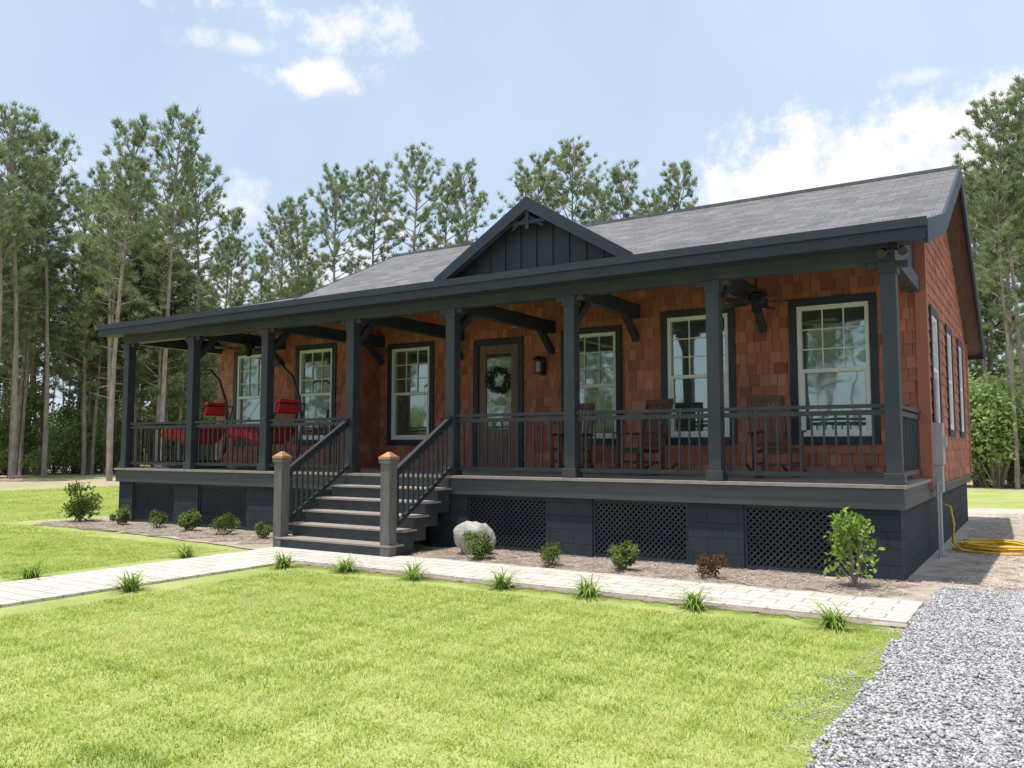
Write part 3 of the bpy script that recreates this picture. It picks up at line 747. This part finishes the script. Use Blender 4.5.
while n<430 and tries<40000:
    tries+=1
    x=R.uniform(-95,60); y=R.uniform(-70,92)
    dx=max(-41-x,x-29,0); dy=max(-33-y,y-33,0); d=math.hypot(dx,dy)
    if d<=1.5: continue
    if R.random()>math.exp(-d/24): continue
    vis=infront(x,y,4)
    if not vis and R.random()>.16: continue
    me=R.choice(pines+young+young); H0=12 if me in young else 18
    H=R.uniform(9.0,13.6)
    if d>20: H=R.uniform(12,14.5)
    if vis and x<-44 and y<24: H+=R.uniform(0,3)
    o=bpy.data.objects.new('forest_pine',me); s=H/H0; o.location=(x,y,0); o.rotation_euler=(0,0,R.uniform(0,6.28)); o.scale=(s*1.15,s*1.15,s); o.parent=fo; col.objects.link(o); n+=1
un=empty('understory_brush'); n=0
BP=[]
while n<330:
    x=R.uniform(-80,50); y=R.uniform(-50,75)
    dx=max(-45-x,x-30,0); dy=max(-33-y,y-31,0); d=math.hypot(dx,dy)
    if d<=.8 or d>26: continue
    if R.random()>math.exp(-d/12): continue
    if not infront(x,y,4) and R.random()>.2: continue
    BP.append((x,y,R.uniform(.5,1.1)*(1+d/25))); n+=1
for i in range(16): BP.append((R.uniform(-3,5),R.uniform(27,32),R.uniform(.8,1.3)))
for x,y,s in BP:
    o=bpy.data.objects.new('brush',R.choice(bigb)); o.location=(x,y,-.1); o.rotation_euler=(0,0,R.uniform(0,6.28)); o.scale=(s,s,s*R.uniform(.7,1.2)); o.parent=un; col.objects.link(o)
sh=[bush(41,.42,.5,.045,1500,9,M['leaf']),bush(42,.42,.55,.04,1500,9,M['leaf'])]
for i,(x,y,s) in enumerate([(-3.1,-1.05,.9),(-4.1,-1.1,.8),(-14.3,-.75,.95),(-13.1,-.75,.9),(-12.1,-.8,1.0),(-10.95,-.8,1.0),(-9.9,-.9,.7)]):
    put('boxwood_shrub',sh[i%2],x,y,R.uniform(0,6),s,.02)
put('boxwood_shrub',bush(43,.42,.6,.05,1900,11,M['leaf']),-5.28,-1.12,1,.85,.02)
put('tall_shrub',bush(45,.86,.66,.07,620,17,M['lily']),-.33,-.85,0,1,.02)
put('large_shrub',bush(46,.85,.9,.07,1500,12,M['leaf']),-15.75,-.75,2,1,.02)
put('red_shrub',bush(47,.3,.42,.04,700,8,M['leafred']),-1.91,-1.1,2,1,.02)
# boulder beside the steps
bm=bmesh.new(); bmesh.ops.create_icosphere(bm,subdivisions=4,radius=1)
for v in bm.verts:
    c=v.co.copy(); k=1+.28*mnoise.noise(c*1.3+Vector((3,1,2)))+.1*mnoise.noise(c*3.5)+.04*mnoise.noise(c*9)
    v.co=Vector((c.x*.27*k,c.y*.22*k,c.z*.3*k))
me=bpy.data.meshes.new('garden_boulder'); bm.to_mesh(me); bm.free(); me.materials.append(M['stone'])
for p in me.polygons: p.use_smooth=True
o=put('garden_boulder',me,-5.62,-.72,.6,1,.24)
def lily(seed):
    rr=random.Random(seed); b=B()
    for i in range(85):
        a=rr.uniform(0,6.28); L=rr.uniform(.2,.40); el=rr.uniform(.7,1.45); w=.008
        x0=rr.gauss(0,.03);y0=rr.gauss(0,.03); pts=[]; x=0;z=0
        for k in range(6):
            pts.append((x0+x*math.cos(a),y0+x*math.sin(a),z)); e=el-k*.38; x+=math.cos(e)*L/5; z+=math.sin(e)*L/5
        sx,sy=-math.sin(a)*w,math.cos(a)*w; r=rr.random()
        for k in range(5):
            p,q=pts[k],pts[k+1]; w1=1-.15*k; w2=1-.15*(k+1) if k<4 else .1
            b.poly([(p[0]-sx*w1,p[1]-sy*w1,p[2]),(p[0]+sx*w1,p[1]+sy*w1,p[2]),(q[0]+sx*w2,q[1]+sy*w2,q[2]),(q[0]-sx*w2,q[1]-sy*w2,q[2])],r)
    return b.mesh('daylily',M['lily'])
lm=[lily(1),lily(2),lily(3)]
for i,(x,y) in enumerate([(-4.98,-2.92),(-3.72,-2.9),(-2.67,-2.85),(-1.47,-2.88),(-.12,-3.1),(-6.08,-2.93),(-7.1,-3.04),(-7.15,-5.22),(-8.95,-5.35),(-9.05,-3.1)]):
    put('daylily_clump',lm[i%3],x,y,R.uniform(0,6),R.uniform(.95,1.2),.01)

# ------------------------------------------------------------------ light, sky
S=Vector((-.08,-.16,.975)).normalized()
sl=bpy.data.lights.new('sun','SUN'); sl.energy=5.0; sl.angle=math.radians(.5); sl.color=(1,.95,.88)
so=bpy.data.objects.new('sun',sl); col.objects.link(so); so.rotation_euler=S.to_track_quat('Z','Y').to_euler(); so.location=(-10,0,30)
w=bpy.data.worlds.new('World'); scene.world=w; w.use_nodes=True; nt=w.node_tree; nt.nodes.clear()
out=N(nt,'ShaderNodeOutputWorld'); bg=N(nt,'ShaderNodeBackground'); STR=.15; bg.inputs[1].default_value=STR
sky=N(nt,'ShaderNodeTexSky',sky_type='NISHITA'); sky.sun_disc=False; sky.sun_elevation=math.asin(S.z); sky.sun_rotation=math.atan2(S.x,S.y)
sky.dust_density=2.5; sky.air_density=1.0; sky.ozone_density=1.2
tc=N(nt,'ShaderNodeTexCoord'); cn=noise(nt,11,6,tc.outputs['Generated'],.65)
hz=noise(nt,1.6,4,tc.outputs['Generated'],.6)
hr=N(nt,'ShaderNodeMapRange'); nt.links.new(hz.outputs[0],hr.inputs[0]); hr.inputs[1].default_value=.3; hr.inputs[2].default_value=.7; hr.inputs[3].default_value=.6; hr.inputs[4].default_value=.9
hm=N(nt,'ShaderNodeMix',data_type='RGBA'); nt.links.new(hr.outputs[0],hm.inputs[0]); nt.links.new(sky.outputs[0],hm.inputs[6]); hm.inputs[7].default_value=(4.6,5.6,7.0,1)
cur=None
for (c,a,bb,k) in [((-.143,.939,.30),.16,.045,1.0),((-.23,.93,.28),.11,.03,1.),((-.06,.94,.32),.10,.035,1.),((-.655,.60,.455),.10,.02,.8),((-.71,.58,.43),.05,.012,.6),((-.67,.63,.405),.07,.014,.85),((-.09,.93,.38),.035,.008,.5),((-.78,.60,.17),.3,.09,.6)]:
    v=Vector(c).normalized()
    sb=N(nt,'ShaderNodeVectorMath',operation='SUBTRACT'); nt.links.new(tc.outputs['Generated'],sb.inputs[0]); sb.inputs[1].default_value=v
    mu=N(nt,'ShaderNodeVectorMath',operation='MULTIPLY'); nt.links.new(sb.outputs[0],mu.inputs[0]); mu.inputs[1].default_value=(1/a,1/a,1/bb)
    le=N(nt,'ShaderNodeVectorMath',operation='LENGTH'); nt.links.new(mu.outputs[0],le.inputs[0])
    q=N(nt,'ShaderNodeMath',operation='MULTIPLY_ADD'); nt.links.new(cn.outputs[0],q.inputs[0]); q.inputs[1].default_value=6.0; q.inputs[2].default_value=-2.1
    d=N(nt,'ShaderNodeMath',operation='SUBTRACT'); nt.links.new(q.outputs[0],d.inputs[0]); nt.links.new(le.outputs['Value'],d.inputs[1])
    mr=N(nt,'ShaderNodeMapRange'); mr.interpolation_type='SMOOTHSTEP'; nt.links.new(d.outputs[0],mr.inputs[0]); mr.inputs[1].default_value=-.5; mr.inputs[2].default_value=.7; mr.inputs[4].default_value=k
    if cur is None: cur=mr.outputs[0]
    else:
        mxx=N(nt,'ShaderNodeMath',operation='MAXIMUM'); nt.links.new(cur,mxx.inputs[0]); nt.links.new(mr.outputs[0],mxx.inputs[1]); cur=mxx.outputs[0]
mix=N(nt,'ShaderNodeMix',data_type='RGBA'); nt.links.new(cur,mix.inputs[0]); nt.links.new(hm.outputs[2],mix.inputs[6]); mix.inputs[7].default_value=(7.2,7.2,7.2,1)
nt.links.new(mix.outputs[2],bg.inputs[0]); nt.links.new(bg.outputs[0],out.inputs[0])
# ------------------------------------------------------------------ camera
cam=bpy.data.cameras.new('camera'); cam.sensor_width=36; cam.lens=840/1024*36; cam.clip_end=3000
co=bpy.data.objects.new('camera',cam); col.objects.link(co); co.location=(1.52,-10.98,1.6)
co.rotation_euler=(math.radians(94.29),0,math.radians(32.3)); scene.camera=co
scene.view_settings.view_transform='Standard'; scene.view_settings.look='None'; scene.view_settings.exposure=0
